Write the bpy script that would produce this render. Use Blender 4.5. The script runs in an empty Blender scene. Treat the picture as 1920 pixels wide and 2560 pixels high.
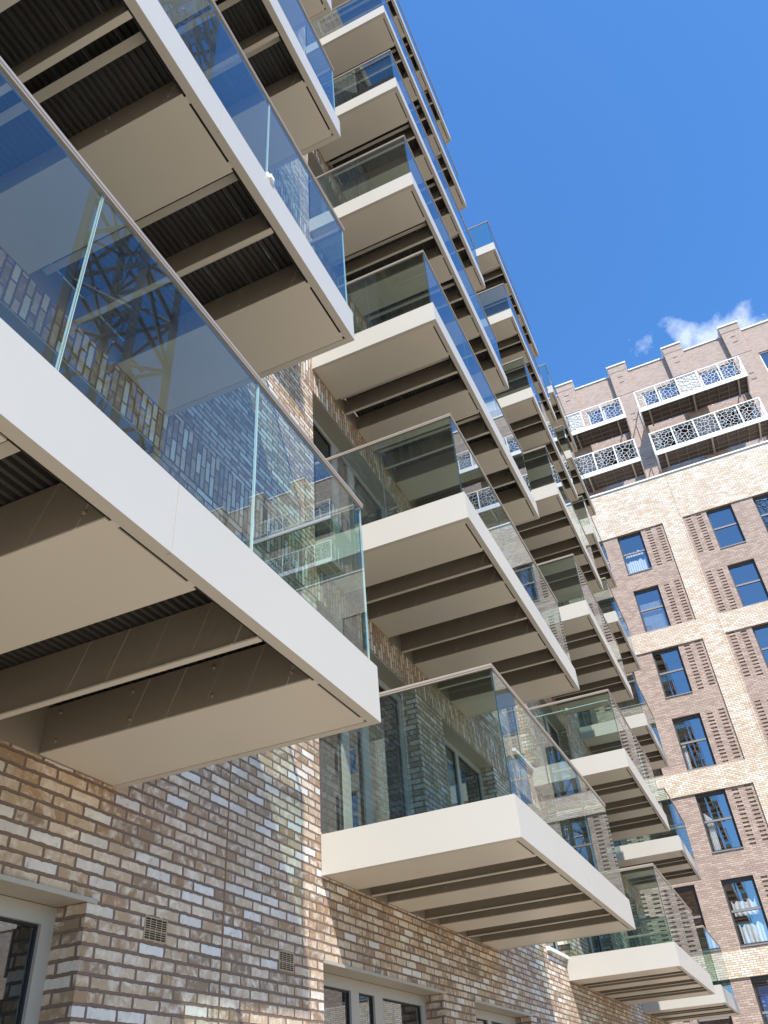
import bpy, bmesh, math, random
from mathutils import Vector, Matrix
random.seed(7)
R = math.radians
C = bpy.context.scene.collection
scn = bpy.context.scene
U = 1.1                      # metres per layout unit (all numbers below are layout units unless noted)

# ------------------------------------------------------------------ camera, sky, sun, exposure
cam_d = bpy.data.cameras.new('camera')
cam = bpy.data.objects.new('camera', cam_d); C.objects.link(cam); scn.camera = cam
rot = Matrix(((0.4177752183180227, -0.5337675500814072, -0.7352251828109677),
              (-0.906027066234317, -0.3050283154539097, -0.2933814616198286),
              (-0.06766699498400397, 0.788701419582495, -0.611041118533272)))
cam.matrix_world = Matrix.Translation(Vector((-5.81658173, -3.09346952, 0)) * U) @ rot.to_4x4()
cam_d.sensor_fit = 'HORIZONTAL'; cam_d.sensor_width = 36; cam_d.lens = 2011.6139 / 1920 * 36
cam_d.clip_start = 0.05; cam_d.clip_end = 3000

SUN = Vector((1.345, 1.0, -2.36))            # direction the light travels
sun_el = math.atan2(2.36, math.hypot(1.345, 1.0))
sun_az = math.atan2(-1.345, -1.0)
world = bpy.data.worlds.new('World'); scn.world = world; world.use_nodes = True
wt = world.node_tree; wn = wt.nodes; wl = wt.links
bg = wn['Background']
sky = wn.new('ShaderNodeTexSky'); sky.sky_type = 'NISHITA'; sky.sun_disc = False
sky.sun_elevation = sun_el; sky.sun_rotation = sun_az % (2 * math.pi)
sky.altitude = 100; sky.air_density = 1.0; sky.dust_density = 0.1; sky.ozone_density = 4.0
bg.inputs[1].default_value = 0.15
# small cirrus wisps: noise in sky directions around one heading
tc = wn.new('ShaderNodeTexCoord')
c0 = Vector((0.7010, -0.1120, 0.7040)).normalized()
e1 = c0.cross(Vector((0, 0, 1))).normalized(); e2 = e1.cross(c0)
def vdot(v):
    n = wn.new('ShaderNodeVectorMath'); n.operation = 'DOT_PRODUCT'; n.inputs[1].default_value = v
    wl.new(tc.outputs['Generated'], n.inputs[0]); return n.outputs['Value']
def wm(op, a, b=None, c=None):
    n = wn.new('ShaderNodeMath'); n.operation = op
    for i, x in enumerate((a, b, c)):
        if x is None: continue
        if isinstance(x, (int, float)): n.inputs[i].default_value = x
        else: wl.new(x, n.inputs[i])
    return n.outputs[0]
dc = vdot(c0); uu = wm('DIVIDE', vdot(e1), dc); vv = wm('DIVIDE', vdot(e2), dc)
comb = wn.new('ShaderNodeCombineXYZ'); wl.new(uu, comb.inputs[0]); wl.new(vv, comb.inputs[1])
def blob(cu, cv, su, sv):
    a = wm('DIVIDE', wm('SUBTRACT', uu, cu), su); b = wm('DIVIDE', wm('SUBTRACT', vv, cv), sv)
    return wm('SUBTRACT', 1.0, wm('SQRT', wm('ADD', wm('MULTIPLY', a, a), wm('MULTIPLY', b, b))))
mask = wm('MAXIMUM', wm('MAXIMUM', blob(0.020, -0.034, 0.064, 0.030), wm('MULTIPLY', blob(-0.012, -0.012, 0.022, 0.034), 0.75)),
          wm('MULTIPLY', blob(-0.058, -0.004, 0.018, 0.018), 0.5))
ns = wn.new('ShaderNodeTexNoise'); ns.inputs['Scale'].default_value = 26; ns.inputs['Detail'].default_value = 7; ns.inputs['Roughness'].default_value = 0.62
wl.new(comb.outputs[0], ns.inputs['Vector'])
cl = wm('ADD', wm('MULTIPLY', mask, 0.9), wm('MULTIPLY', wm('SUBTRACT', ns.outputs[0], 0.5), 1.9))
cl = wm('MULTIPLY', wm('SMOOTH_MIN', wm('MAXIMUM', wm('SUBTRACT', cl, 0.12), 0.0), 1.0, 0.1), 1.0)
cl = wm('MULTIPLY', cl, wm('GREATER_THAN', dc, 0.2)); cl = wm('MINIMUM', wm('MAXIMUM', cl, 0.0), 0.55)
mixc = wn.new('ShaderNodeMix'); mixc.data_type = 'RGBA'; wl.new(cl, mixc.inputs[0]); mixc.inputs[7].default_value = (5.0, 5.4, 6.2, 1)
tint = wn.new('ShaderNodeMix'); tint.data_type = 'RGBA'; tint.blend_type = 'MULTIPLY'; tint.inputs[0].default_value = 1; tint.inputs[7].default_value = (0.53, 0.90, 1.18, 1)
wl.new(sky.outputs[0], tint.inputs[6]); wl.new(tint.outputs[2], mixc.inputs[6])
wl.new(mixc.outputs[2], bg.inputs[0])

sd = bpy.data.lights.new('sun', 'SUN'); sd.energy = 4.7; sd.angle = R(0.5); sd.color = (1.0, 0.955, 0.885)
so = bpy.data.objects.new('sun', sd); C.objects.link(so); so.rotation_euler = SUN.to_track_quat('-Z', 'Y').to_euler()
so.location = (-20, -20, 60)

scn.view_settings.view_transform = 'Standard'; scn.view_settings.look = 'None'
scn.view_settings.exposure = 0.76; scn.view_settings.gamma = 1.0
scn.cycles.transparent_max_bounces = 40; scn.cycles.max_bounces = 10; scn.cycles.diffuse_bounces = 5; scn.cycles.glossy_bounces = 5
scn.cycles.caustics_reflective = False; scn.cycles.caustics_refractive = False

# ------------------------------------------------------------------ materials
def newmat(name):
    m = bpy.data.materials.new(name); m.use_nodes = True
    return m, m.node_tree.nodes, m.node_tree.links, m.node_tree.nodes['Principled BSDF']

def paint(name, col, rough=0.45, metal=0.0, var=0.04, bump=0.0, spec=0.5):
    m, n, l, p = newmat(name)
    tc = n.new('ShaderNodeTexCoord'); no = n.new('ShaderNodeTexNoise'); no.inputs['Scale'].default_value = 1.3; no.inputs['Detail'].default_value = 6
    l.new(tc.outputs['Object'], no.inputs['Vector'])
    hs = n.new('ShaderNodeHueSaturation'); hs.inputs['Color'].default_value = (*col, 1)
    mr = n.new('ShaderNodeMapRange'); mr.inputs[1].default_value = 0.3; mr.inputs[2].default_value = 0.7; mr.inputs[3].default_value = 1 - var; mr.inputs[4].default_value = 1 + var
    l.new(no.outputs[0], mr.inputs[0]); l.new(mr.outputs[0], hs.inputs['Value']); l.new(hs.outputs[0], p.inputs['Base Color'])
    mr2 = n.new('ShaderNodeMapRange'); mr2.inputs[3].default_value = rough - 0.06; mr2.inputs[4].default_value = rough + 0.08
    l.new(no.outputs[0], mr2.inputs[0]); l.new(mr2.outputs[0], p.inputs['Roughness'])
    p.inputs['Metallic'].default_value = metal; p.inputs['Specular IOR Level'].default_value = spec
    if bump:
        b = n.new('ShaderNodeBump'); b.inputs['Strength'].default_value = bump; b.inputs['Distance'].default_value = 0.004
        n2 = n.new('ShaderNodeTexNoise'); n2.inputs['Scale'].default_value = 4
        l.new(tc.outputs['Object'], n2.inputs['Vector']); l.new(n2.outputs[0], b.inputs['Height']); l.new(b.outputs[0], p.inputs['Normal'])
    return m

def brick(name, tones, mortar, swap=False, px=0.0, pz=0.0, wash=0.5, washcol=(0.66, 0.60, 0.52), bl=0.218, bh=0.0626, joint=0.0092, bump=0.9, stain=(0.30, 0.19, 0.105), patch=None):
    m, n, l, p = newmat(name)
    def M(op, a, b=None, c=None, clamp=False):
        k = n.new('ShaderNodeMath'); k.operation = op; k.use_clamp = clamp
        for i, x in enumerate((a, b, c)):
            if x is None: continue
            if isinstance(x, (int, float)): k.inputs[i].default_value = x
            else: l.new(x, k.inputs[i])
        return k.outputs[0]
    g = n.new('ShaderNodeNewGeometry')
    sp = n.new('ShaderNodeSeparateXYZ'); l.new(g.outputs['Position'], sp.inputs[0])
    sn = n.new('ShaderNodeSeparateXYZ'); l.new(g.outputs['True Normal'], sn.inputs[0])
    side = M('GREATER_THAN', M('ABSOLUTE', sn.outputs[0]), 0.5)
    flat = M('GREATER_THAN', M('ABSOLUTE', sn.outputs[2]), 0.5)
    u = M('ADD', M('MULTIPLY', sp.outputs[0], M('SUBTRACT', 1.0, side)), M('MULTIPLY', sp.outputs[1], side))
    v = M('ADD', M('MULTIPLY', sp.outputs[2], M('SUBTRACT', 1.0, flat)), M('MULTIPLY', sp.outputs[1], flat))
    wn_ = n.new('ShaderNodeTexNoise'); wn_.inputs['Scale'].default_value = 24; wn_.inputs['Detail'].default_value = 4
    l.new(g.outputs['Position'], wn_.inputs['Vector'])
    ws = n.new('ShaderNodeSeparateColor'); l.new(wn_.outputs['Color'], ws.inputs[0])
    u = M('ADD', u, M('MULTIPLY', M('SUBTRACT', ws.outputs[0], 0.5), 0.016)); v = M('ADD', v, M('MULTIPLY', M('SUBTRACT', ws.outputs[1], 0.5), 0.016))
    if swap: u, v = v, u
    cb = n.new('ShaderNodeCombineXYZ')
    l.new(M('ADD', u, -px * U + 50 * bl * U), cb.inputs[0]); l.new(M('ADD', v, -pz * U + 40 * 2 * bh * U), cb.inputs[1])
    bt = n.new('ShaderNodeTexBrick'); bt.offset = 0.5; bt.offset_frequency = 2; bt.squash = 1
    bt.inputs['Color1'].default_value = (0, 0, 0, 1); bt.inputs['Color2'].default_value = (1, 1, 1, 1); bt.inputs['Mortar'].default_value = (0.5, 0.5, 0.5, 1)
    bt.inputs['Scale'].default_value = 1; bt.inputs['Mortar Size'].default_value = joint * U; bt.inputs['Mortar Smooth'].default_value = 0.35
    bt.inputs['Bias'].default_value = 0; bt.inputs['Brick Width'].default_value = bl * U; bt.inputs['Row Height'].default_value = bh * U
    l.new(cb.outputs[0], bt.inputs['Vector'])
    cr = n.new('ShaderNodeValToRGB'); cr.color_ramp.interpolation = 'CONSTANT'
    els = cr.color_ramp.elements
    while len(els) > 1: els.remove(els[0])
    els[0].position = 0; els[0].color = (*tones[0], 1)
    for i, t in enumerate(tones[1:], 1):
        e = els.new(i / len(tones)); e.color = (*t, 1)
    l.new(bt.outputs['Color'], cr.inputs[0])
    # lime wash / soot blotches inside each brick, shifted per brick so no pattern runs on
    off = n.new('ShaderNodeVectorMath'); off.operation = 'SCALE'; off.inputs['Scale'].default_value = 13.0
    l.new(bt.outputs['Color'], off.inputs[0])
    ad = n.new('ShaderNodeVectorMath'); l.new(g.outputs['Position'], ad.inputs[0]); l.new(off.outputs[0], ad.inputs[1])
    n1 = n.new('ShaderNodeTexNoise'); n1.inputs['Scale'].default_value = 11; n1.inputs['Detail'].default_value = 8; n1.inputs['Roughness'].default_value = 0.68; n1.inputs['Distortion'].default_value = 0.6
    l.new(ad.outputs[0], n1.inputs['Vector'])
    n2 = n.new('ShaderNodeTexNoise'); n2.inputs['Scale'].default_value = 19; n2.inputs['Detail'].default_value = 6; n2.inputs['Roughness'].default_value = 0.7
    ad2 = n.new('ShaderNodeVectorMath'); ad2.inputs[1].default_value = (7, 3, 5); l.new(ad.outputs[0], ad2.inputs[0]); l.new(ad2.outputs[0], n2.inputs['Vector'])
    def mix(fac, a, b):
        k = n.new('ShaderNodeMix'); k.data_type = 'RGBA'; l.new(fac, k.inputs[0])
        for i, x in ((6, a), (7, b)):
            if isinstance(x, tuple): k.inputs[i].default_value = (*x, 1)
            else: l.new(x, k.inputs[i])
        return k.outputs[2]
    f1 = M('MULTIPLY', M('MULTIPLY', M('SUBTRACT', n1.outputs[0], 0.47), 6.0, clamp=True), wash)
    f2 = M('MULTIPLY', M('MULTIPLY', M('SUBTRACT', n2.outputs[0], 0.56), 7.0, clamp=True), 0.55)
    col = mix(f2, mix(f1, cr.outputs[0], washcol), stain)
    if patch:
        n3 = n.new('ShaderNodeTexNoise'); n3.inputs['Scale'].default_value = 0.75; n3.inputs['Detail'].default_value = 4
        l.new(g.outputs['Position'], n3.inputs['Vector'])
        col = mix(M('MULTIPLY', M('MULTIPLY', M('SUBTRACT', n3.outputs[0], 0.48), 5.0, clamp=True), 0.5), col, patch)
    mn = n.new('ShaderNodeTexNoise'); mn.inputs['Scale'].default_value = 3; mn.inputs['Detail'].default_value = 5; l.new(g.outputs['Position'], mn.inputs['Vector'])
    mc = mix(mn.outputs[0], tuple(x * 0.8 for x in mortar), tuple(x * 1.25 for x in mortar))
    col = mix(bt.outputs['Fac'], col, mc)
    l.new(col, p.inputs['Base Color']); p.inputs['Roughness'].default_value = 0.9; p.inputs['Specular IOR Level'].default_value = 0.25
    h = M('ADD', M('MULTIPLY', M('SUBTRACT', 1.0, bt.outputs['Fac']), 0.6), M('MULTIPLY', n1.outputs[0], 0.28))
    h = M('ADD', h, M('MULTIPLY', n2.outputs[0], 0.2)); h = M('ADD', h, M('MULTIPLY', bt.outputs['Color'], 0.12))
    b = n.new('ShaderNodeBump'); b.inputs['Strength'].default_value = bump; b.inputs['Distance'].default_value = 0.015
    l.new(h, b.inputs['Height']); l.new(b.outputs[0], p.inputs['Normal'])
    return m

def glass(name, tint, boost, ior=1.55, gcol=(0.90, 0.96, 1.0), dirt=0.012):
    m = bpy.data.materials.new(name); m.use_nodes = True; n = m.node_tree.nodes; l = m.node_tree.links
    n.remove(n['Principled BSDF']); out = n['Material Output']
    tr = n.new('ShaderNodeBsdfTransparent'); tr.inputs[0].default_value = (*tint, 1)
    gl = n.new('ShaderNodeBsdfGlossy'); gl.inputs['Roughness'].default_value = 0.0; gl.inputs[0].default_value = (*gcol, 1)
    fr = n.new('ShaderNodeFresnel'); fr.inputs[0].default_value = ior
    ge = n.new('ShaderNodeNewGeometry')
    a = n.new('ShaderNodeMath'); a.operation = 'MULTIPLY_ADD'; a.inputs[1].default_value = 1.0 - boost; a.inputs[2].default_value = boost; l.new(fr.outputs[0], a.inputs[0])
    inv = n.new('ShaderNodeMath'); inv.operation = 'SUBTRACT'; inv.inputs[0].default_value = 1; l.new(ge.outputs['Backfacing'], inv.inputs[1])
    f = n.new('ShaderNodeMath'); f.operation = 'MULTIPLY'; f.use_clamp = True; l.new(a.outputs[0], f.inputs[0]); l.new(inv.outputs[0], f.inputs[1])
    df = n.new('ShaderNodeBsdfDiffuse'); df.inputs[0].default_value = (0.8, 0.85, 0.85, 1)
    tcn = n.new('ShaderNodeTexCoord'); dn = n.new('ShaderNodeTexNoise'); dn.inputs['Scale'].default_value = 2.5; dn.inputs['Detail'].default_value = 8; dn.inputs['Roughness'].default_value = 0.7
    l.new(tcn.outputs['Object'], dn.inputs['Vector'])
    dm = n.new('ShaderNodeMath'); dm.operation = 'MULTIPLY'; dm.inputs[1].default_value = dirt * 2; l.new(dn.outputs[0], dm.inputs[0])
    m0 = n.new('ShaderNodeMixShader'); l.new(dm.outputs[0], m0.inputs[0]); l.new(tr.outputs[0], m0.inputs[1]); l.new(df.outputs[0], m0.inputs[2])
    mx = n.new('ShaderNodeMixShader'); l.new(f.outputs[0], mx.inputs[0]); l.new(m0.outputs[0], mx.inputs[1]); l.new(gl.outputs[0], mx.inputs[2])
    l.new(mx.outputs[0], out.inputs[0]); return m

TONES = [(0.489, 0.356, 0.233), (0.362, 0.232, 0.131), (0.625, 0.492, 0.354), (0.429, 0.281, 0.160), (0.310, 0.217, 0.141), (0.540, 0.401, 0.265), (0.608, 0.477, 0.342),
         (0.387, 0.243, 0.144), (0.677, 0.544, 0.406), (0.362, 0.236, 0.134), (0.514, 0.382, 0.258), (0.302, 0.209, 0.137), (0.455, 0.318, 0.201), (0.575, 0.439, 0.310), (0.70, 0.65, 0.58), (0.66, 0.59, 0.50), (0.30, 0.205, 0.13), (0.72, 0.68, 0.62)]
M_BRICK = brick('buff_reclaimed_brick', TONES, (0.205, 0.138, 0.105), px=0.246, pz=1.8325, wash=0.7, washcol=(0.86, 0.78, 0.67), patch=(0.36, 0.25, 0.165))
M_SOLDIER = brick('upright_buff_brick', TONES, (0.205, 0.138, 0.105), swap=True, px=4.09, pz=0.03, wash=0.55)
LT = [(0.698, 0.577, 0.421), (0.757, 0.670, 0.550), (0.582, 0.419, 0.267), (0.776, 0.707, 0.602), (0.718, 0.605, 0.464), (0.640, 0.493, 0.335), (0.766, 0.679, 0.568), (0.679, 0.521, 0.370)]
M_LIGHT = brick('pale_buff_brick', LT, (0.34, 0.28, 0.22), px=0.1, pz=3.154, wash=0.5, washcol=(0.84, 0.79, 0.70), stain=(0.50, 0.35, 0.23), patch=(0.58, 0.44, 0.32))
DT = [(0.421, 0.314, 0.246), (0.490, 0.367, 0.288), (0.353, 0.260, 0.200), (0.519, 0.392, 0.312), (0.431, 0.323, 0.251), (0.382, 0.279, 0.219)]
M_DARK = brick('brown_multi_brick', DT, (0.27, 0.20, 0.175), px=0.1, pz=3.154, wash=0.22, washcol=(0.56, 0.45, 0.38), stain=(0.31, 0.23, 0.185))
M_PENT = brick('pinkish_brown_brick', [(0.45, 0.345, 0.285), (0.49, 0.38, 0.315), (0.40, 0.305, 0.25), (0.46, 0.355, 0.295)], (0.33, 0.255, 0.21), px=0.1, pz=3.154, wash=0.12, washcol=(0.48, 0.39, 0.34), stain=(0.41, 0.325, 0.28))
M_FASC = paint('satin_silk_grey_coating', (0.51, 0.475, 0.415), 0.38, var=0.015)
M_PANEL = paint('satin_coating_bounce_lit', (0.605, 0.56, 0.48), 0.34, var=0.02)  # same paint as the fascia, ground bounce put into a lighter colour
M_BEAM = paint('soffit_beam_dark_tone', (0.25, 0.215, 0.17), 0.42, var=0.03)  # darker tone for webs, tray sides, bolts and joists
M_DECK = paint('dark_profiled_deck', (0.075, 0.070, 0.064), 0.4, var=0.1)
M_SLOT = paint('painted_gap_shade', (0.012, 0.011, 0.010), 0.8)  # near-black colour paints the shade inside open slots and vent holes
M_RAIL = paint('anodised_handrail', (0.37, 0.31, 0.255), 0.38, metal=0.15, var=0.03)
M_GLASS = glass('clear_balustrade_glass', (0.80, 0.885, 0.855), 0.025, ior=1.78, dirt=0.003)
M_GEDGE = paint('glass_edge_painted_lit', (0.42, 0.54, 0.54), 0.15, var=0.05)  # same glass edge, caught light put into the colour for the nearest stack
M_GDARK = paint('glass_edge_painted_shade', (0.03, 0.065, 0.075), 0.15, var=0.05)  # same glass edge, shade put into the colour at the corners
M_GMID = paint('glass_edge_painted_dim', (0.07, 0.12, 0.11), 0.2, var=0.05)  # same glass edge, dimmer light put into the colour for the other stacks
M_PANE = glass('coated_window_glass', (0.72, 0.80, 0.80), 0.16, ior=1.6, dirt=0.004)
M_PANEF = glass('blue_coated_window_glass', (0.93, 0.95, 0.96), 0.26, ior=1.6, dirt=0.003, gcol=(1.0, 0.90, 0.88))
M_FRAME = paint('warm_grey_window_frame', (0.40, 0.365, 0.31), 0.42)
M_FRAMEF = paint('dark_grey_window_frame', (0.055, 0.052, 0.05), 0.5)
M_FRAMET = paint('mid_grey_transom', (0.23, 0.215, 0.20), 0.5)
M_GASK = paint('black_gasket', (0.012, 0.012, 0.012), 0.6)
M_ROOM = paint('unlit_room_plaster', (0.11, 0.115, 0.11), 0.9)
M_WHITE = paint('white_powder_coat', (0.72, 0.73, 0.73), 0.45, var=0.01)
M_COPE = paint('white_coping', (0.78, 0.79, 0.80), 0.4, var=0.02)
M_CURT = paint('white_curtain_cloth', (0.88, 0.88, 0.86), 0.9)
M_BLUE = paint('blue_curtain_cloth', (0.03, 0.14, 0.50), 0.8)
M_LEAF = paint('pale_leaf_print', (0.65, 0.85, 0.95), 0.8)
M_VENT = paint('tan_air_brick', (0.42, 0.31, 0.19), 0.8)
M_JOINT = paint('brown_mastic_joint', (0.24, 0.13, 0.07), 0.85, var=0.15)
M_TIMB = paint('dark_decking_boards', (0.10, 0.08, 0.07), 0.85, var=0.2)
M_CRANE = paint('crane_steel', (0.27, 0.29, 0.31), 0.5, metal=0.1, var=0.12)
M_PAVE = paint('sandy_concrete_paving', (0.33, 0.28, 0.215), 0.95, var=0.12)
M_ROAD = paint('pale_slab_paving', (0.36, 0.31, 0.24), 0.95, var=0.1)

# ------------------------------------------------------------------ builders
mapL = lambda s, d, z: (s, d, z)                    # long facade: s runs along +X, depth into the wall is +Y
XF = 25.34
mapF = lambda s, d, z: (XF + d, -s, z)              # far facade: s runs along -Y, depth into the wall is +X

class MB:
    def __init__(self, mp=mapL): self.v = []; self.f = []; self.m = []; self.mp = mp
    def box(self, a0, a1, b0, b1, c0, c1, mi=0, mp=None):
        mp = mp or self.mp; k = len(self.v)
        for a in (a0, a1):
            for b in (b0, b1):
                for c in (c0, c1): self.v.append(mp(a, b, c))
        fs = [(0, 1, 3, 2), (4, 6, 7, 5), (0, 4, 5, 1), (2, 3, 7, 6), (0, 2, 6, 4), (1, 5, 7, 3)]
        p = [Vector(x) for x in self.v[k:k + 8]]; cen = sum(p, Vector()) / 8
        for q in fs:
            nrm = (p[q[1]] - p[q[0]]).cross(p[q[2]] - p[q[1]])
            if nrm.dot(p[q[0]] - cen) < 0: q = q[::-1]
            self.f.append(tuple(k + i for i in q)); self.m.append(mi)
        return len(self.f) - 6                     # faces: a-, a+, b-, b+, c-, c+
    def quad(self, pts, mi=0, raw=False):
        k = len(self.v)
        for q in pts: self.v.append(q if raw else self.mp(*q))
        self.f.append(tuple(range(k, k + len(pts)))); self.m.append(mi)
    def prism(self, poly, d0, d1, mi=0):            # poly of (s,z), extruded in depth
        k = len(self.v); n = len(poly)
        for d in (d0, d1):
            for (s, z) in poly: self.v.append(self.mp(s, d, z))
        self.f.append(tuple(range(k, k + n))); self.f.append(tuple(range(k + 2 * n - 1, k + n - 1, -1))); self.m += [mi, mi]
        for i in range(n):
            j = (i + 1) % n; self.f.append((k + i, k + n + i, k + n + j, k + j)); self.m.append(mi)
    def bar(self, a, b, r, n=6, mi=0, raw=True):
        a = Vector(a); b = Vector(b); d = (b - a).normalized()
        x = d.orthogonal().normalized(); y = d.cross(x); k = len(self.v)
        for p in (a, b):
            for i in range(n):
                t = 2 * math.pi * i / n + math.pi / 4; self.v.append(tuple(p + x * math.cos(t) * r + y * math.sin(t) * r))
        for i in range(n):
            j = (i + 1) % n; self.f.append((k + i, k + j, k + n + j, k + n + i)); self.m.append(mi)
        self.f.append(tuple(range(k + n - 1, k - 1, -1))); self.f.append(tuple(range(k + n, k + 2 * n))); self.m += [mi, mi]
    def dome(self, c, r, axis):                     # a bolt head
        c = Vector(c); ax = Vector(axis); x = ax.orthogonal().normalized(); y = ax.cross(x); k = len(self.v)
        for (rr, h) in ((1, 0), (0.95, 0.45), (0.5, 0.75)):
            for i in range(8):
                t = math.pi * i / 4; self.v.append(tuple(c + (x * math.cos(t) + y * math.sin(t)) * r * rr + ax * h * r))
        for q in (0, 8):
            for i in range(8):
                j = (i + 1) % 8; self.f.append((k + q + i, k + q + j, k + q + 8 + j, k + q + 8 + i)); self.m.append(0)
        self.f.append(tuple(range(k + 16, k + 24))); self.m.append(0)
    def mesh(self, name, mats, origin=(0, 0, 0), smooth=False, fix=False):
        me = bpy.data.meshes.new(name); o = Vector(origin)
        me.from_pydata([tuple((Vector(q) - o) * U) for q in self.v], [], self.f)
        for mt in (mats if isinstance(mats, (list, tuple)) else [mats]): me.materials.append(mt)
        me.polygons.foreach_set('material_index', self.m)
        if fix:
            bm = bmesh.new(); bm.from_mesh(me); bmesh.ops.recalc_face_normals(bm, faces=bm.faces); bm.to_mesh(me); bm.free()
        if smooth: me.polygons.foreach_set('use_smooth', [True] * len(me.polygons))
        me.update(); return me
    def build(self, name, mats, parent=None, origin=None, **k):
        """origin: where the layout numbers are measured from (parent's base for world-space numbers)"""
        if origin is None: origin = parent['base'] if parent is not None and 'base' in parent else (0, 0, 0)
        o = bpy.data.objects.new(name, self.mesh(name, mats, origin, **k)); C.objects.link(o)
        if parent is not None: o.parent = parent
        return o

def thing(name, base, label, cat, group=None):
    o = bpy.data.objects.new(name, None); C.objects.link(o); o.location = Vector(base) * U
    o.empty_display_size = 0.3
    o['label'] = label; o['category'] = cat
    if group: o['group'] = group
    return o
def tag(o, label, cat, group=None):
    o['label'] = label; o['category'] = cat
    if group: o['group'] = group
    return o
def structure(o): o['kind'] = 'structure'; return o

def facade(mb, s0, s1, z0, z1, d, holes, mi=0, back=None):
    """flat wall with rectangular holes (sa, sb, za, zb, depth, backed)"""
    S = sorted({s0, s1} | {min(max(h[i], s0), s1) for h in holes for i in (0, 1)})
    Z = sorted({z0, z1} | {min(max(h[i], z0), z1) for h in holes for i in (2, 3)})
    idx = {}
    def vid(s, z):
        if (s, z) not in idx: idx[(s, z)] = len(mb.v); mb.v.append(mb.mp(s, d, z))
        return idx[(s, z)]
    cut = set()
    si = {s: i for i, s in enumerate(S)}; zi = {z: i for i, z in enumerate(Z)}
    for h in holes:
        a, b = [si[min(max(h[i], s0), s1)] for i in (0, 1)]; c, e = [zi[min(max(h[i], z0), z1)] for i in (2, 3)]
        for i in range(a, b):
            for j in range(c, e): cut.add((i, j))
    for i in range(len(S) - 1):
        j = 0
        while j < len(Z) - 1:
            if (i, j) in cut: j += 1; continue
            mb.f.append((vid(S[i], Z[j]), vid(S[i + 1], Z[j]), vid(S[i + 1], Z[j + 1]), vid(S[i], Z[j + 1]))); mb.m.append(mi); j += 1
    for sa, sb, za, zb, dp, bk in holes:
        e = d + dp
        mb.quad([(sa, d, za), (sa, e, za), (sa, e, zb), (sa, d, zb)], mi); mb.quad([(sb, d, za), (sb, d, zb), (sb, e, zb), (sb, e, za)], mi)
        mb.quad([(sa, d, zb), (sa, e, zb), (sb, e, zb), (sb, d, zb)], mi); mb.quad([(sa, d, za), (sb, d, za), (sb, e, za), (sa, e, za)], mi)
        if bk: mb.quad([(sa, e, za), (sb, e, za), (sb, e, zb), (sa, e, zb)], mi)

def window(parent, mp, s0, s1, z0, z1, d, mulls=(), trans=(), fw=0.085, fm=M_FRAME, gm=M_PANE, td=0.06, gask=0.012, mm=None, head=None, rj=None):
    """frame bars butted end to end, gasket inside, one pane mesh; mulls: list of (a,b) in s; trans: list of (z,halfheight)"""
    fr = MB(mp)
    head = head or fw; rj = rj or fw
    fr.box(s0, s1, d, d + td, z1 - head, z1); fr.box(s0, s1, d, d + td, z0, z0 + fw)
    fr.box(s0, s0 + fw, d, d + td, z0 + fw, z1 - head); fr.box(s1 - rj, s1, d, d + td, z0 + fw, z1 - head)
    cells = []; xs = [s0 + fw]
    for a, b in mulls: fr.box(a, b, d + .002, d + td, z0 + fw, z1 - head); xs += [a, b]
    xs.append(s1 - rj)
    for i in range(0, len(xs), 2):
        zz = [z0 + fw]
        for t, hh in trans:
            fr.box(xs[i], xs[i + 1], d - .006, d + td, t - hh, t + hh, 1); zz += [t - hh, t + hh]
        zz.append(z1 - head)
        for j in range(0, len(zz), 2): cells.append((xs[i], xs[i + 1], zz[j], zz[j + 1]))
    w = fr.build('window', [fm, mm or fm], parent)
    gk = MB(mp); pn = MB(mp)
    for a, b, c, e in cells:
        gk.box(a, b, d + .02, d + .05, e - gask, e); gk.box(a, b, d + .02, d + .05, c, c + gask)
        gk.box(a, a + gask, d + .02, d + .05, c + gask, e - gask); gk.box(b - gask, b, d + .02, d + .05, c + gask, e - gask)
        pn.box(a + gask, b - gask, d + .030, d + .040, c + gask, e - gask)
    base = parent['base']
    for nm, mb_, mt in (('gasket', gk, M_GASK), ('pane', pn, gm)):
        o = mb_.build(nm, mt, None, base); o.parent = w
    return w

# ------------------------------------------------------------------ ground
GZ = -1.4
g = MB(); g.quad([(-900, -900, GZ), (900, -900, GZ), (900, 900, GZ), (-900, 900, GZ)]); structure(g.build('ground', M_PAVE))
g = MB(); g.quad([(-60, -9.5, GZ + .004), (XF - .5, -9.5, GZ + .004), (XF - .5, -0.6, GZ + .004), (-60, -0.6, GZ + .004)]); structure(g.build('pavement', M_ROAD))

# ------------------------------------------------------------------ the long brick building
ZB1, SH, HF, P = 1.6005, 2.8535, 0.3045, 1.6
LEV = [ZB1 + SH * i for i in range(7)]
baseL = (5.0, 0.0, GZ)
bl = thing('apartment_building', baseL, 'long apartment block of pale reclaimed brick carrying four stacks of glass-fronted balconies', 'building')
bl['base'] = baseL
WX0, WX1, WTOP = -16.0, 17.3, 21.9
GH = 1.028
colA = [(-4.90, -2.465, 'far'), (0.005, 2.385, 'near'), (3.25, 5.28, 'two'), (9.48, 11.80, 'near'), (13.75, 16.1, 'near'), (-8.2, -6.1, 'two'), (-11.8, -9.4, 'near')]
colU = [(-4.90, -2.46, 'far'), (0.005, 2.44, 'near'), (3.285, 5.31, 'two'), (6.62, 8.15, 'two'), (9.48, 11.80, 'near'), (13.75, 16.1, 'near'), (-8.2, -6.1, 'two'), (-11.8, -9.4, 'near')]
HEAD = 2.49
holes = []
for a, b, k in colA: holes.append((a, b, GZ + .05, GH, .20, False))
for zb in LEV:
    for a, b, k in colU:
        zs = zb + (HF + .02 if k != 'two' else HF + .02); holes.append((a, b, zs, zb + HEAD, .20, False))
w = MB(); facade(w, WX0, WX1, GZ, WTOP, 0.0, holes)
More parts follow.
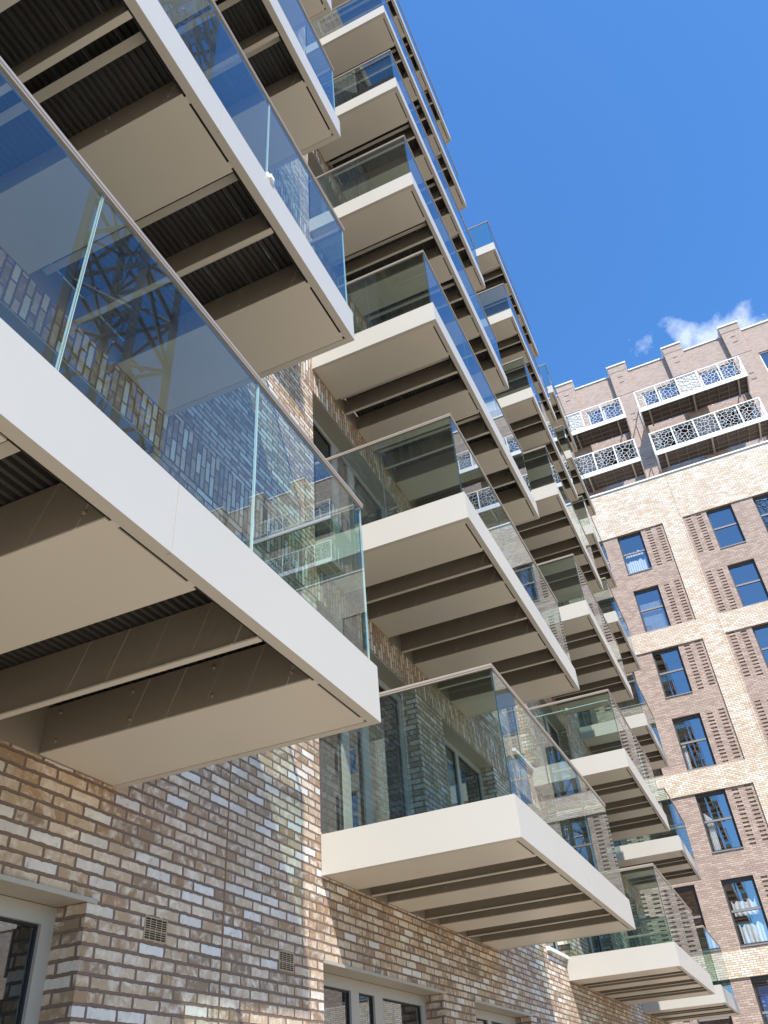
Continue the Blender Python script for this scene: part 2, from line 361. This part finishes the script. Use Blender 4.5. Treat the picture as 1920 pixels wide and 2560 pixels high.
w.quad([(WX0, 0, GZ), (WX0, 0, WTOP), (WX0, 9, WTOP), (WX0, 9, GZ)]); w.quad([(WX1, 0, GZ), (WX1, 9, GZ), (WX1, 9, WTOP), (WX1, 0, WTOP)])
w.quad([(WX0, 9, GZ), (WX0, 9, WTOP), (WX1, 9, WTOP), (WX1, 9, GZ)]); w.quad([(WX0, 0, WTOP), (WX1, 0, WTOP), (WX1, 9, WTOP), (WX0, 9, WTOP)])
w.build('wall', M_BRICK, bl)
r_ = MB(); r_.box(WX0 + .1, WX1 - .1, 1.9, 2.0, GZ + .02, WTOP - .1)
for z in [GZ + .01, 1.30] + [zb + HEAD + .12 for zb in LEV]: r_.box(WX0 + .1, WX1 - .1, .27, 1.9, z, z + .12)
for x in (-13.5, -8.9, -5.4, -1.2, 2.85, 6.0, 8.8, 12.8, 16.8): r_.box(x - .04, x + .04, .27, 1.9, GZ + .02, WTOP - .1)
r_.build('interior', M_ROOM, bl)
# upright brick bands over the upper openings, 3 mm proud
for zb in LEV:
    s = MB(); s.box(WX0, WX1, -.004, -.0005, zb + HEAD, zb + HEAD + .452); s.build('soldier_course', M_SOLDIER, bl)
# pressed metal lintel trays and windows
def mulls(a, b, k):
    L = b - a
    if k == 'near': return [(a + L * .345, a + L * .405), (a + L * .53, a + L * .60)]
    if k == 'far': return [(a + L * .40, a + L * .47), (a + L * .595, a + L * .655)]
    return [(a + L * .47, a + L * .525)]
for a, b, k in colA:
    t = MB(); t.box(a + .002, b - .002, -.008, .188, GH - .014, GH - .002); t.box(a + .002, b + (.06 if k != 'x' else 0), -.012, -.004, GH - .018, GH + .004)
    t.build('lintel', M_FRAME, bl)
    window(bl, mapL, a, b, GZ + .06, GH - .016, .19, mulls(a, b, k))
for zb in LEV:
    for a, b, k in colU:
        t = MB(); t.box(a + .002, b - .002, .004, .188, zb + HEAD - .014, zb + HEAD - .002); t.build('lintel', M_FRAME, bl)
        window(bl, mapL, a, b, zb + HF + .03, zb + HEAD - .016, .19, mulls(a, b, k))
        if k == 'two':
            t = MB(); t.box(a - .02, b + .02, -.05, .16, zb + HF - .03, zb + HF + .018); t.build('window_sill', M_COPE if a > 6 else M_FRAME, bl)
# air bricks
def airbrick(x, z):
    v = MB(); W_, H_ = .195, .118
    v.box(x, x + W_, -.004, -.001, z, z + .008); v.box(x, x + W_, -.004, -.001, z + H_ - .008, z + H_)
    v.box(x, x + .008, -.004, -.001, z + .008, z + H_ - .008); v.box(x + W_ - .008, x + W_, -.004, -.001, z + .008, z + H_ - .008)
    v.box(x + .008, x + W_ - .008, -.0012, -.0006, z + .008, z + H_ - .008, 1)
    for i in range(1, 9): v.box(x + .008, x + W_ - .008, -.0035, -.0013, z + .008 + i * .0113 - (.0035 if i == 4 else .0016), z + .008 + i * .0113 + (.0035 if i == 4 else .0016))
    for i in range(1, 4): v.box(x + i * W_ / 4 - .003, x + i * W_ / 4 + .003, -.0038, -.0036, z + .008, z + H_ - .008)
    v.build('air_brick', [M_VENT, M_SLOT], bl)
for x in (-2.016, -.618, 5.53): airbrick(x, .904)
j = MB(); j.box(-1.289, -1.276, -.0025, -.0006, GZ, 4.08); j.build('movement_joint', M_JOINT, bl)

# ------------------------------------------------------------------ balconies
CT, DEPTH = 0.27, P
def balcony(width, panels, flanges, angles, gj, sj, fj, ge=None):
    ge = ge or M_GMID
    """mesh data for one balcony in local layout units: x 0..width, y 0 (wall)..-P, z 0 = underside. returns [(name, mesh, parent index)]"""
    W = width; parts = []
    def add(nm, mb, mats, par=0, **k): parts.append((nm, mb.mesh(nm, mats, **k), par)); return len(parts)
    f = MB(); t = .022
    xs = [0] + [v for q in fj for v in (q - .0018, q + .0018)] + [W]
    for i in range(0, len(xs), 2): f.box(xs[i], xs[i + 1], -P, -P + t, 0, HF)
    f.box(0, t, -P + t, 0, 0, HF); f.box(W - t, W, -P + t, 0, 0, HF)
    f.box(t, W - t, -P + t, -P + .052, .0, .010); f.box(t, .045, -P + .052, 0, .0, .010); f.box(W - .045, W - t, -P + .052, 0, .0, .010)
    f.box(t, W - t, -P + t, -P + .06, HF - .008, HF - .001)
    x = .35
    while x < W - .2:
        for dx in (0, .035): f.dome((x + dx, -P + .036, .0), .004, (0, 0, -1))
        x += .72
    for y in (-1.2, -.8, -.4): f.box(.036, .042, y, y + .03, -.0012, -.0004); f.box(W - .042, W - .036, y, y + .03, -.0012, -.0004)
    add('fascia', f, M_FASC)
    s = MB(); s.box(.045, W - .045, -P + .048, -P + .074, .014, .05, 1); s.box(.046, W - .046, -.006, -.001, .0, .27)  # first box is a dark strip painting the shade of the open slot
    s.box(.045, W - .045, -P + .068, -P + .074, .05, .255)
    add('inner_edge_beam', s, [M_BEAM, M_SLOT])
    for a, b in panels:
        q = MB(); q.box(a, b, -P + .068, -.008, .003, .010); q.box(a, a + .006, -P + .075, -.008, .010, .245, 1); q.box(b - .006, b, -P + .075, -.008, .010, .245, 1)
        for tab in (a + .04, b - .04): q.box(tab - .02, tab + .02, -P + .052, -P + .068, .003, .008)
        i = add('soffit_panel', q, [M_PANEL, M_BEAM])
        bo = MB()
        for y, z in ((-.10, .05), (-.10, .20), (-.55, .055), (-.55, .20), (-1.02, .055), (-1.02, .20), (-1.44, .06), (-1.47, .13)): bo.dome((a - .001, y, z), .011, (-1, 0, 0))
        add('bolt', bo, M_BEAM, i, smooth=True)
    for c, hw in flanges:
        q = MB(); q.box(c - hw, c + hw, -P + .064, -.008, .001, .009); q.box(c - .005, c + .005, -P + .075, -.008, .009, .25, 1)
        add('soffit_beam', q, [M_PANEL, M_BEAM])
    for c in angles:
        q = MB(); q.box(c - .026, c + .026, -P + .075, -.008, .15, .156); q.box(c + .020, c + .026, -P + .075, -.008, .156, .245)
        add('angle_rail', q, M_PANEL)
    dk = MB(); n = 7; y0 = -P + .07; step = (P - .08) / n; pitch = step / 5
    for i in range(n):                               # profiled deck in strips, thin open seams between
        for k in range(5):
            ya = y0 + i * step + k * pitch; yb = ya + pitch - (.0008 if k == 4 else 0)
            ym = ya + pitch * .5
            prof = [(ya, .285), (ya + pitch * .15, .285), (ya + pitch * .25, .262), (ym + pitch * .15, .262), (ym + pitch * .25, .285), (yb, .285)]
            for (p0, q0), (p1, q1) in zip(prof, prof[1:]):
                dk.quad([(.03, p0, q0), (W - .03, p0, q0), (W - .03, p1, q1), (.03, p1, q1)])
    add('deck', dk, M_DECK)
    gz0, gz1 = HF - .004, HF + 1.045; gy = -P + .030; th = .011; gx = .030
    gs = [gx] + [v for q in gj for v in (q - .0035, q + .0035)] + [W - gx]
    for i in range(0, len(gs), 2):
        q = MB(); k = q.box(gs[i], gs[i + 1], gy - th / 2, gy + th / 2, gz0, gz1)
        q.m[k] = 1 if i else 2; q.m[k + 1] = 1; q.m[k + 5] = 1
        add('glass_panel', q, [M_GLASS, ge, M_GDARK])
    for x in (gx, W - gx):
        ys = [gy + th / 2 + .004] + [v for q in sj for v in (q - .0035, q + .0035)] + [-.012]
        for i in range(0, len(ys), 2):
            q = MB(); k = q.box(x - th / 2, x + th / 2, ys[i], ys[i + 1], gz0, gz1)
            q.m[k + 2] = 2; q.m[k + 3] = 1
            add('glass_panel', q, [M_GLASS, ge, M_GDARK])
    h = MB(); prof = [(-.016, .0), (-.016, .016), (-.010, .023), (.010, .023), (.016, .016), (.016, .0), (.013, -.003), (.013, -.016), (-.013, -.016), (-.013, -.003)]
    path = [((gx, -.004), (1, 0)), ((gx, gy), (1, 1)), ((W - gx, gy), (-1, 1)), ((W - gx, -.004), (-1, 0))]
    n = len(prof)
    for (px, py), (ox, oy) in path:
        for o_, z_ in prof: h.v.append((px + ox * o_, py + oy * o_, gz1 + z_))
    for sgm in range(3):
        for i in range(n):
            j_ = (i + 1) % n; h.f.append((sgm * n + i, sgm * n + j_, (sgm + 1) * n + j_, (sgm + 1) * n + i)); h.m.append(0)
    h.f.append(tuple(range(n))); h.f.append(tuple(range(3 * n, 4 * n))); h.m += [0, 0]
    add('handrail', h, M_RAIL, fix=True)
    return parts

def place(parts, base, label):
    t = thing('balcony', base, label, 'balcony', 'bolt-on balconies of the long brick block')
    made = []
    for nm, me, par in parts:
        o = bpy.data.objects.new(nm, me); C.objects.link(o); o.parent = made[par - 1] if par else t; made.append(o)
    return t

ORD = ['lowest', 'second lowest', 'third lowest', 'fourth lowest', 'fifth lowest', 'second highest', 'highest']
K1 = -6.68
col1 = balcony(4.317, [(.03, .61), (1.18, 1.67), (2.38, 2.87), (3.72, 4.27)], [(.93, .018), (1.95, .018), (3.30, .018)], [2.10, 2.97, 3.38, .75],
               [.92, 2.04, 3.16], [-.775], [2.635], M_GEDGE)
col2 = balcony(4.316, [(.03, .60), (1.22, 1.69), (2.46, 2.93), (3.70, 4.28)], [(.885, .018), (2.10, .018), (3.265, .018)], [.74, 1.9, 3.05], [1.41, 2.85], [-.775], [2.158])
col4 = balcony(3.305, [(.03, .60), (1.36, 1.90), (2.70, 3.27)], [(.97, .018), (2.30, .018)], [.8, 2.1], [1.10, 2.20], [-.775], [1.65])
STK = [(K1, col1, 'nearest', 'large one filling the left of the photo'), (0.0, col2, 'second nearest', 'beside the brick strip'),
       (7.640, col2, 'third nearest', 'between the bigger second stack and the far block'), (13.651, col4, 'farthest', 'close to the brown block behind')]
extra = {(0, 0): 'huge off-white balcony, lowest of the nearest stack, beams and bolts seen close from below',
         (0, 1): 'balcony above the huge lower left one, dark ribbed deck showing between its beams',
         (0, 2): 'narrow-looking balcony at the top left, third up in the nearest stack',
         (0, 3): 'balcony corner just peeping in at the top edge, fourth up in the nearest stack',
         (1, 0): 'off-white balcony whose end face stands centre bottom, four pale soffit strips under it',
         (1, 1): 'balcony in the middle of the photo, directly above the one whose end is centre bottom',
         (1, 2): 'third balcony up in the second stack, ribbed deck under it, partly behind the nearest stack',
         (2, 0): 'lowest balcony of the third stack, lit white end face near the bottom right'}
def clamp(t):
    q = MB(); q.box(3.125, 3.195, -P - .004, -P + .062, HF - .004, HF + .05); q.box(3.14, 3.18, -P - .018, -P - .0045, HF + .004, HF + .04)
    o = bpy.data.objects.new('glass_clamp', q.mesh('glass_clamp', M_WHITE)); C.objects.link(o); o.parent = t
for ci, (x, parts, st, hint) in enumerate(STK):
    for li, zb in enumerate(LEV):
        lab = extra.get((ci, li)) or '%s balcony of seven in the %s stack of the long brick block' % (ORD[li], st)
        t = place(parts, (x, -.0045, zb), lab)
        if (ci, li) == (0, 1): clamp(t)

# slim white tube rail clipped inside the glass of the second balcony of the third stack
q = MB(); o3 = Vector((7.640, -.0045, LEV[1]))
pts = [(.075, -.03, 1.20), (.075, -P + .09, 1.20), (3.02, -P + .09, 1.20)]
for a, b in zip(pts, pts[1:]): q.bar(a, b, .012, 8)
q.bar((3.02, -P + .09, 1.215), (3.02, -P + .09, .62), .022, 8); q.bar((3.02, -P + .09, .62), (3.02, -P + .09, .31), .012, 8)
q.box(.05, .10, -.82, -.78, 1.18, 1.225)
me = q.mesh('tube_rail', M_WHITE, smooth=False); o = bpy.data.objects.new('tube_rail', me); C.objects.link(o); o.location = o3 * U
tag(o, 'slim white tube rail just below the handrail of the second balcony in the third stack', 'rail')

# ------------------------------------------------------------------ the far block
baseF = (XF + .8, -8.0, GZ)
bf = thing('apartment_building', baseF, 'taller far apartment block with pale brick bands round brown brick panels of tall windows', 'building')
bf['base'] = baseF
FS0, FS1, FTOP = -4.0, 33.0, 22.70
PAN = [(15.41, 20.27), (9.69, 14.58), (3.915, 8.88), (GZ + .05, 3.154)]
HEADS = [20.27, 17.43, 14.58, 11.73, 8.88, 6.007, 3.154]
mods = range(-2, 5)
ph = [(4.50 + 5.765 * k, 9.415 + 5.765 * k, a, b, .05, False) for k in mods for a, b in PAN if 9.415 + 5.765 * k < FS1 and 4.50 + 5.765 * k > FS0 - .1]
w = MB(mapF); facade(w, -7.1, FS1, GZ, FTOP, 0.0, ph)
w.quad([(-7.1, 0, GZ), (-7.1, 10, GZ), (-7.1, 10, FTOP), (-7.1, 0, FTOP)]); w.quad([(FS1, 0, GZ), (FS1, 10, GZ), (FS1, 10, FTOP), (FS1, 0, FTOP)])
w.quad([(-7.1, 0, FTOP), (FS1, 0, FTOP), (FS1, 10, FTOP), (-7.1, 10, FTOP)]); w.quad([(-7.1, 10, GZ), (FS1, 10, GZ), (FS1, 10, FTOP), (-7.1, 10, FTOP)])
w.build('wall', M_LIGHT, bf)
wins = []
for k in mods:
    p0 = 4.50 + 5.765 * k; p1 = p0 + 4.915
    if p1 > FS1 or p0 < FS0 - .1 and k != -2: continue
    fine = k <= 0
    for a, b in PAN:
        hs = []
        for hd in HEADS:
            if not (a < hd <= b + .01): continue
            z0 = max(hd - 2.03, a + .01)
            for (u0, u1) in ((.975, 2.02), (2.89, 3.935)):
                hs.append((p0 + u0, p0 + u1, z0, hd if hd < b - .01 else b, .16, False)); wins.append((p0 + u0, p0 + u1, z0, hd, k))
            if fine:
                for c0_, c1_ in ((.11, .33), (.545, .765), (4.15, 4.37), (4.585, 4.805)):
                    for i in range(14):
                        zt = hd - .03 - (.06 if c0_ in (.545, .765, 4.15) else 0) - i * .1395
                        if zt - .055 > a + .03: hs.append((p0 + c0_, p0 + c1_, round(zt - .062, 4), round(zt, 4), .06, True))
        w = MB(mapF); facade(w, p0, p1, a, b, .05, hs); w.build('brick_panel', M_DARK, bf)
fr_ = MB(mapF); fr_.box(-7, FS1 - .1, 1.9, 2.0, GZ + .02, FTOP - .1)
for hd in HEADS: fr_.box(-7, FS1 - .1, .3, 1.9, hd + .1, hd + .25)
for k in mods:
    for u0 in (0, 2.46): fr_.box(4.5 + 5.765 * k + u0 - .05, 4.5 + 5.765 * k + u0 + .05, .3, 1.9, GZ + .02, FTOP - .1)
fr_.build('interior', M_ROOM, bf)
for s0, s1, z0, z1, k in wins:
    if k > 2: continue
    window(bf, mapF, s0 + .002, s1 - .002, z0 + .045, z1 - .002, .16, trans=[(z0 + .045 + (z1 - z0) * .50, .035)], fw=.05, fm=M_FRAMEF, gm=M_PANEF, mm=M_FRAMET, gask=.008, head=.13, rj=.075)  # dark head and right jamb widened to carry the shade of the reveal
    t = MB(mapF); t.box(s0 + .003, s1 - .003, .02, .158, z0 + .002, z0 + .042); t.build('window_sill', M_FRAMET, bf)
c_ = MB(mapF); c_.box(-7.15, FS1, -.05, .35, FTOP + .003, FTOP + .075); c_.build('coping', M_COPE, bf)
j = MB(mapF)
for s in (4.43, 10.2): j.box(s, s + .012, -.003, -.0006, GZ, FTOP)
j.build('movement_joint', M_JOINT, bf)
# set-back top storeys
PD, PT = 1.62, 31.07
pil = [(3.62 + 2.88 * i, 4.54 + 2.88 * i) for i in range(-3, 9)]
PWZ = [(24.22, 26.5), (27.04, 29.27)]
ph = []
gaps = [(pil[i][1], pil[i + 1][0]) for i in range(len(pil) - 1)]
for i, (a, b) in enumerate(gaps):
    for z0, z1 in PWZ: ph.append((a + .28, b - .05, z0, z1, .12, False))
w = MB(mapF); facade(w, pil[0][0], pil[-1][1], FTOP + .01, PT, PD, ph)
w.quad([(pil[0][0], PD, PT), (pil[-1][1], PD, PT), (pil[-1][1], 9, PT), (pil[0][0], 9, PT)])
for e in (pil[0][0], pil[-1][1]): w.quad([(e, PD, FTOP), (e, 9, FTOP), (e, 9, PT), (e, PD, PT)])
w.quad([(pil[0][0], 9, FTOP), (pil[-1][1], 9, FTOP), (pil[-1][1], 9, PT), (pil[0][0], 9, PT)])
w.build('penthouse_wall', M_PENT, bf)
r_ = MB(mapF); r_.box(pil[0][0] + .1, pil[-1][1] - .1, PD + 1.4, PD + 1.5, FTOP + .1, PT - .1); r_.box(pil[0][0] + .1, pil[-1][1] - .1, PD + .2, PD + 1.4, 26.7, 26.8)
r_.box(pil[0][0] + .1, pil[-1][1] - .1, PD + .2, PD + 1.4, 29.5, 29.6); r_.build('interior', M_ROOM, bf)
for i, (a, b) in enumerate(gaps):
    for z0, z1 in PWZ: window(bf, mapF, a + .285, b - .055, z0 + .01, z1 - .01, PD + .08, mulls=[((a + b) / 2 + .1, (a + b) / 2 + .15)], trans=[(z0 + 1.1, .02)], fw=.05, fm=M_WHITE, gm=M_PANEF, gask=.006)
for a, b in pil:
    q = MB(mapF); hs = []
    for z0 in (30.6, 30.2, 27.9, 27.5, 24.9, 24.5): hs.append(((a + b) / 2 - .12, (a + b) / 2 + .12, z0, z0 + .06, .03, True))
    facade(q, a, b, FTOP + .012, PT + .42, PD - .26, hs)
    for e in (a, b): q.quad([(e, PD - .26, FTOP), (e, PD + .3, FTOP), (e, PD + .3, PT + .42), (e, PD - .26, PT + .42)])
    q.quad([(a, PD - .26, PT + .42), (b, PD - .26, PT + .42), (b, PD + .3, PT + .42), (a, PD + .3, PT + .42)]); q.quad([(a, PD + .3, PT), (b, PD + .3, PT), (b, PD + .3, PT + .42), (a, PD + .3, PT + .42)])
    q.box(a - .012, b + .012, PD - .275, PD - .262, 31.05, 31.08); q.box(a - .012, b + .012, PD - .275, PD - .262, 29.35, 29.38)
    q.build('pilaster', M_PENT, bf)
    q = MB(mapF); q.box(a - .05, b + .05, PD - .31, PD + .35, PT + .423, PT + .50); q.build('coping', M_COPE, bf)
q = MB(mapF)
for a, b in gaps: q.box(a + .052, b - .052, PD - .05, PD + .3, PT + .003, PT + .075)
q.build('coping', M_COPE, bf)

# perforated white balconies of the set-back storeys
def voronoi(w, h, n, rnd):
    pts = []
    while len(pts) < n:
        c = max(((rnd.uniform(0, w), rnd.uniform(0, h)) for _ in range(2)), key=lambda q: min([math.hypot(q[0] - p[0], q[1] - p[1]) for p in pts] or [9]))
        pts.append(c)
    cells = []
    for p in pts:
        poly = [(0, 0), (w, 0), (w, h), (0, h)]
        for q in pts:
            if q is p: continue
            mx, my = (p[0] + q[0]) / 2, (p[1] + q[1]) / 2; nx, ny = q[0] - p[0], q[1] - p[1]
            out = []
            for i in range(len(poly)):
                a, b = poly[i], poly[(i + 1) % len(poly)]
                da = (a[0] - mx) * nx + (a[1] - my) * ny; db = (b[0] - mx) * nx + (b[1] - my) * ny
                if da <= 0: out.append(a)
                if (da < 0 < db) or (db < 0 < da):
                    t = da / (da - db); out.append((a[0] + (b[0] - a[0]) * t, a[1] + (b[1] - a[1]) * t))
            poly = out
            if len(poly) < 3: break
        if len(poly) >= 3: cells.append(poly)
    return cells
def screen_mesh(w, h, seed):
    rnd = random.Random(seed); mb = MB(lambda s, d, z: (d, -s, z)); t = .02
    for poly in voronoi(w, h, 36, rnd):
        cx = sum(p[0] for p in poly) / len(poly); cy = sum(p[1] for p in poly) / len(poly)
        r = sum(math.hypot(p[0] - cx, p[1] - cy) for p in poly) / len(poly); k = max(.25, 1 - .0072 / r * 1.2)
        ins = [(cx + (p[0] - cx) * k, cy + (p[1] - cy) * k) for p in poly]; n = len(poly)
        for d in (0, t):
            for i in range(n):
                j_ = (i + 1) % n; mb.quad([(poly[i][0], d, poly[i][1]), (poly[j_][0], d, poly[j_][1]), (ins[j_][0], d, ins[j_][1]), (ins[i][0], d, ins[i][1])])
        for i in range(n):
            j_ = (i + 1) % n; mb.quad([(ins[i][0], 0, ins[i][1]), (ins[j_][0], 0, ins[j_][1]), (ins[j_][0], t, ins[j_][1]), (ins[i][0], t, ins[i][1])])
    return mb.mesh('perforated_panel', M_WHITE)
SCW, SCH = .93, 1.03
screens = [screen_mesh(SCW, SCH, s) for s in (3, 11, 29)]
def white_balcony(s0, s1, zb, label, solid=(), n=5):
    base = (XF, -(s0 + s1) / 2, zb)
    t = thing('screened_balcony', base, label, 'balcony', 'white screened balconies of the set-back storeys'); t['base'] = base
    L = s1 - s0; H = 1.37; fh = .24; cell = (L - .06) / n
    f = MB(mapF); f.box(s0, s1, 0, .04, 0, fh); f.box(s0, s0 + .05, .04, PD - .262, 0, fh); f.box(s1 - .05, s1, .04, PD - .262, 0, fh); f.build('fascia', M_WHITE, t)
    f = MB(mapF); f.box(s0, s1, 0, .035, H - .05, H, 0)
    for i in range(n + 1): x = s0 + i * cell; f.box(x, x + .06, 0, .035, fh + .001, H - .051)
    for x in (s0, s1 - .04):
        f.box(x, x + .04, .036, PD - .262, H - .05, H)
        for i in range(1, 4): f.box(x + .005, x + .035, i * .42, i * .42 + .03, fh + .001, H - .051)
    f.v = [(a, b, c + 0) for a, b, c in f.v]
    for i, v in enumerate(f.v): f.v[i] = (v[0], v[1], v[2])
    # lift into world height
    f.v = [(a, b, c + zb) for a, b, c in f.v]; f.build('railing_frame', M_WHITE, t)
    fo = t.children[0]; 
    for v in fo.data.vertices: v.co.z += zb * U
    for i in range(n):
        me = screens[(i + int(s0 * 7)) % 3]; o = bpy.data.objects.new('perforated_panel', me); C.objects.link(o); o.parent = t
        x = s0 + i * cell + .06; o.scale = (1, (cell - .06) / SCW, (H - .05 - fh) / SCH)
        o.location = (Vector((XF + .008, -x, zb + fh)) - Vector(base)) * U
        if i in solid:
            q = MB(mapF); q.box(x + .02, x + cell - .1, .05, .06, zb + fh + .02, zb + H - .06); q.build('privacy_screen', M_VENT2, t)
    # open joists, boards above them
    q = MB(mapF); d1 = PD - .01 if False else PD - .262
    q.box(s0 + .05, s1 - .05, .04, d1, zb + .15, zb + .18); q.build('deck', M_TIMB, t)
    q = MB(mapF)
    m_ = int(L / .42)
    for i in range(1, m_): x = s0 + i * L / m_; q.box(x - .012, x + .012, .04, d1, zb + .09, zb + .149)
    for dd in (.36, .72, 1.05): q.box(s0 + .05, s1 - .05, dd, dd + .02, zb + .10, zb + .148)
    q.build('joists', M_BEAM, t)
    for x in (s0 + .42, s0 + L * .5, s1 - .45):
        q = MB(mapF); q.box(x - .035, x + .035, .04, d1, zb + .005, zb + .088); q.build('support_arm', M_FRAME, t)
M_VENT2 = paint('beige_privacy_sheet', (0.55, 0.52, 0.46), 0.7)
white_balcony(4.38, 9.39, 26.70, 'upper right perforated balcony of the far block, middle screen backed in beige', solid=(2,))
white_balcony(4.38, 9.39, 23.91, 'lower right perforated balcony of the far block, all five screens open')
white_balcony(-1.31, 3.70, 26.70, 'upper left white perforated balcony of the far block, one screen backed in beige', solid=(2,))
white_balcony(-1.31, 3.70, 23.91, 'lower left white perforated balcony of the far block, partly behind the glass balconies')
white_balcony(15.65, 20.66, 26.70, 'upper perforated balcony of the far block mirrored in the nearest balcony glass')
white_balcony(15.65, 20.66, 23.91, 'lower perforated balcony of the far block mirrored in the nearest balcony glass')

# ------------------------------------------------------------------ curtains and blinds in the far windows
A0, A1, B0, B1 = -1.265 + 2.89, -1.265 + 3.935, 4.5 + .975, 4.5 + 2.02
def drape(s0, s1, z0, z1, d, amp, waves, top=None, name='curtain', label='', mat=M_CURT, mat2=None, cat='curtain'):
    mb = MB(mapF); n = 60; m = 10
    grid = []
    for kk in (0, 1):
        for i in range(n + 1):
            u = i / n
            zt = z1 if top is None else z1 - top(u)
            for j_ in range(m + 1):
                v = j_ / m; z = z0 + (zt - z0) * v
                grid.append((s0 + (s1 - s0) * u, d + kk * .006 + amp * math.sin(u * waves * 6.283 + .6 * math.sin(v * 3)) * (1 - .3 * v), z))
    mb.v = [mapF(*q) for q in grid]; N = (n + 1) * (m + 1)
    for kk in (0, 1):
        for i in range(n):
            for j_ in range(m):
                a = kk * N + i * (m + 1) + j_; mb.f.append((a, a + m + 1, a + m + 2, a + 1)); mb.m.append(0)
    base = mapF((s0 + s1) / 2, d, z0)
    o = mb.build(name, mat, None, base, smooth=True); o.location = Vector(base) * U
    return tag(o, label, cat)
swag = lambda u: .10 * abs(math.sin(u * 9.4)) + .05 * math.sin(u * 23)
h1, h3, h5, h6, h7 = HEADS[0], HEADS[2], HEADS[4], HEADS[5], HEADS[6]
drape(A0 + .12, A1 - .12, h1 - 1.05, h1 - .78, .30, .02, 7, swag, label='short white swag curtain in the top left window of the far block')
drape(A0 + .06, A1 - .14, h1 - 1.97, h1 - 1.22, .30, .02, 9, swag, label='gathered white cafe curtain at the bottom of the top left far window')
drape(A0 + .10, A0 + .32, h5 - 1.97, h5 - .62, .30, .022, 4, lambda u: .25 * u, label='pleated white curtain drawn aside in the far window third row from below')
drape(A0 + .07, A0 + .19, HEADS[3] - 1.97, HEADS[3] - 1.0, .30, .02, 2, None, label='thin white curtain edge in the far window above the pleated one')
drape(A0 + .12, A1 - .16, h6 - 1.12, h6 - .62, .30, .018, 5, swag, label='white scalloped curtain across the middle of the lower right far window')
drape(A0 + .14, A1 - .05, h6 - 1.97, h6 - 1.32, .30, .02, 6, swag, label='white gathered curtain across the bottom of the lower right far window')
o = drape(A0 + .12, A1 - .02, h7 - 1.97, h7 - .25, .30, .012, 4, None, label='bright blue curtain with pale leaf shapes in the lowest far window', mat=M_BLUE)
lf = MB(mapF)
for (cs, cz, rr) in ((A0 + .30, h7 - .72, .19), (A0 + .34, h7 - 1.42, .2), (A0 + .78, h7 - 1.05, .2)):
    pts = []
    for i in range(14):
        t = 2 * math.pi * i / 14; r0 = rr if i % 2 == 0 else rr * .3; pts.append((cs + math.cos(t) * r0, cz + math.sin(t) * r0))
    for i in range(14): lf.prism([(cs, cz), pts[i], pts[(i + 1) % 14]], .273, .276)
pb = mapF((A0 + .12 + A1 - .02) / 2, .27, h7 - 1.97); l_ = lf.build('leaf_print', M_LEAF, None, pb); l_.parent = o
bb = MB(mapF); h2 = HEADS[1]
for i in range(34): bb.box(A0 + .08, A1 - .1, .28, .295, h2 - .62 - i * .038, h2 - .622 - i * .038 + .012)
base = mapF((A0 + A1) / 2, .27, h2 - 1.9); o = bb.build('venetian_blind', M_CURT, None, base); o.location = Vector(base) * U
tag(o, 'pale slatted blind behind the second window down on the far block', 'blind')

# ------------------------------------------------------------------ tower crane mast across the yard (seen mirrored in the balcony glass)
cb_ = (4.0, -11.1, GZ)
cr = thing('tower_crane', cb_, 'pale steel lattice crane mast mirrored in the nearest balcony glass', 'crane'); cr['base'] = cb_
pM = Vector((4.72, -12.11, 0)); a1_, a2_ = R(165), R(75); sz = 2.0
cor = [pM, pM + sz * Vector((math.cos(a1_), math.sin(a1_), 0)), pM + sz * Vector((math.cos(a1_) + math.cos(a2_), math.sin(a1_) + math.sin(a2_), 0)), pM + sz * Vector((math.cos(a2_), math.sin(a2_), 0))]
CH = 42
for c in cor:
    q = MB(); q.bar(c + Vector((0, 0, GZ)), c + Vector((0, 0, CH)), .15, 4); q.build('mast_leg', M_CRANE, cr)
q = MB(); stp = 1.9; z = GZ + .3; k = 0
while z < CH - stp:
    for i in range(4):
        a, b = cor[i], cor[(i + 1) % 4]; q.bar(a + Vector((0, 0, z)), b + Vector((0, 0, z)), .065, 4)
        if k % 2: a, b = b, a
        q.bar(a + Vector((0, 0, z)), b + Vector((0, 0, z + stp)), .055, 4)
    z += stp; k += 1
q.build('lattice_bracing', M_CRANE, cr)
q = MB(); ctr = sum(cor, Vector()) / 4; z = GZ
while z < CH - 3:
    a = ctr + Vector((-.2, -.25, z)); b = ctr + Vector((.2, .25, z + 2.8)); sd_ = Vector((.16, -.13, 0))
    for sg in (-1, 1): q.bar(a + sd_ * sg, b + sd_ * sg, .025, 4)
    for i in range(9):
        p_ = a + (b - a) * (i / 8); q.bar(p_ - sd_, p_ + sd_, .015, 4)
    for dx in (-.5, .5): q.box(ctr.x - .55, ctr.x + .55, ctr.y + dx * 1.1 - .04, ctr.y + dx * 1.1 + .04, z + 2.8, z + 2.84)
    z += 2.8
q.build('ladder', M_CRANE, cr)
for k_ in ('base',):
    for o in bpy.data.objects:
        if k_ in o: del o[k_]
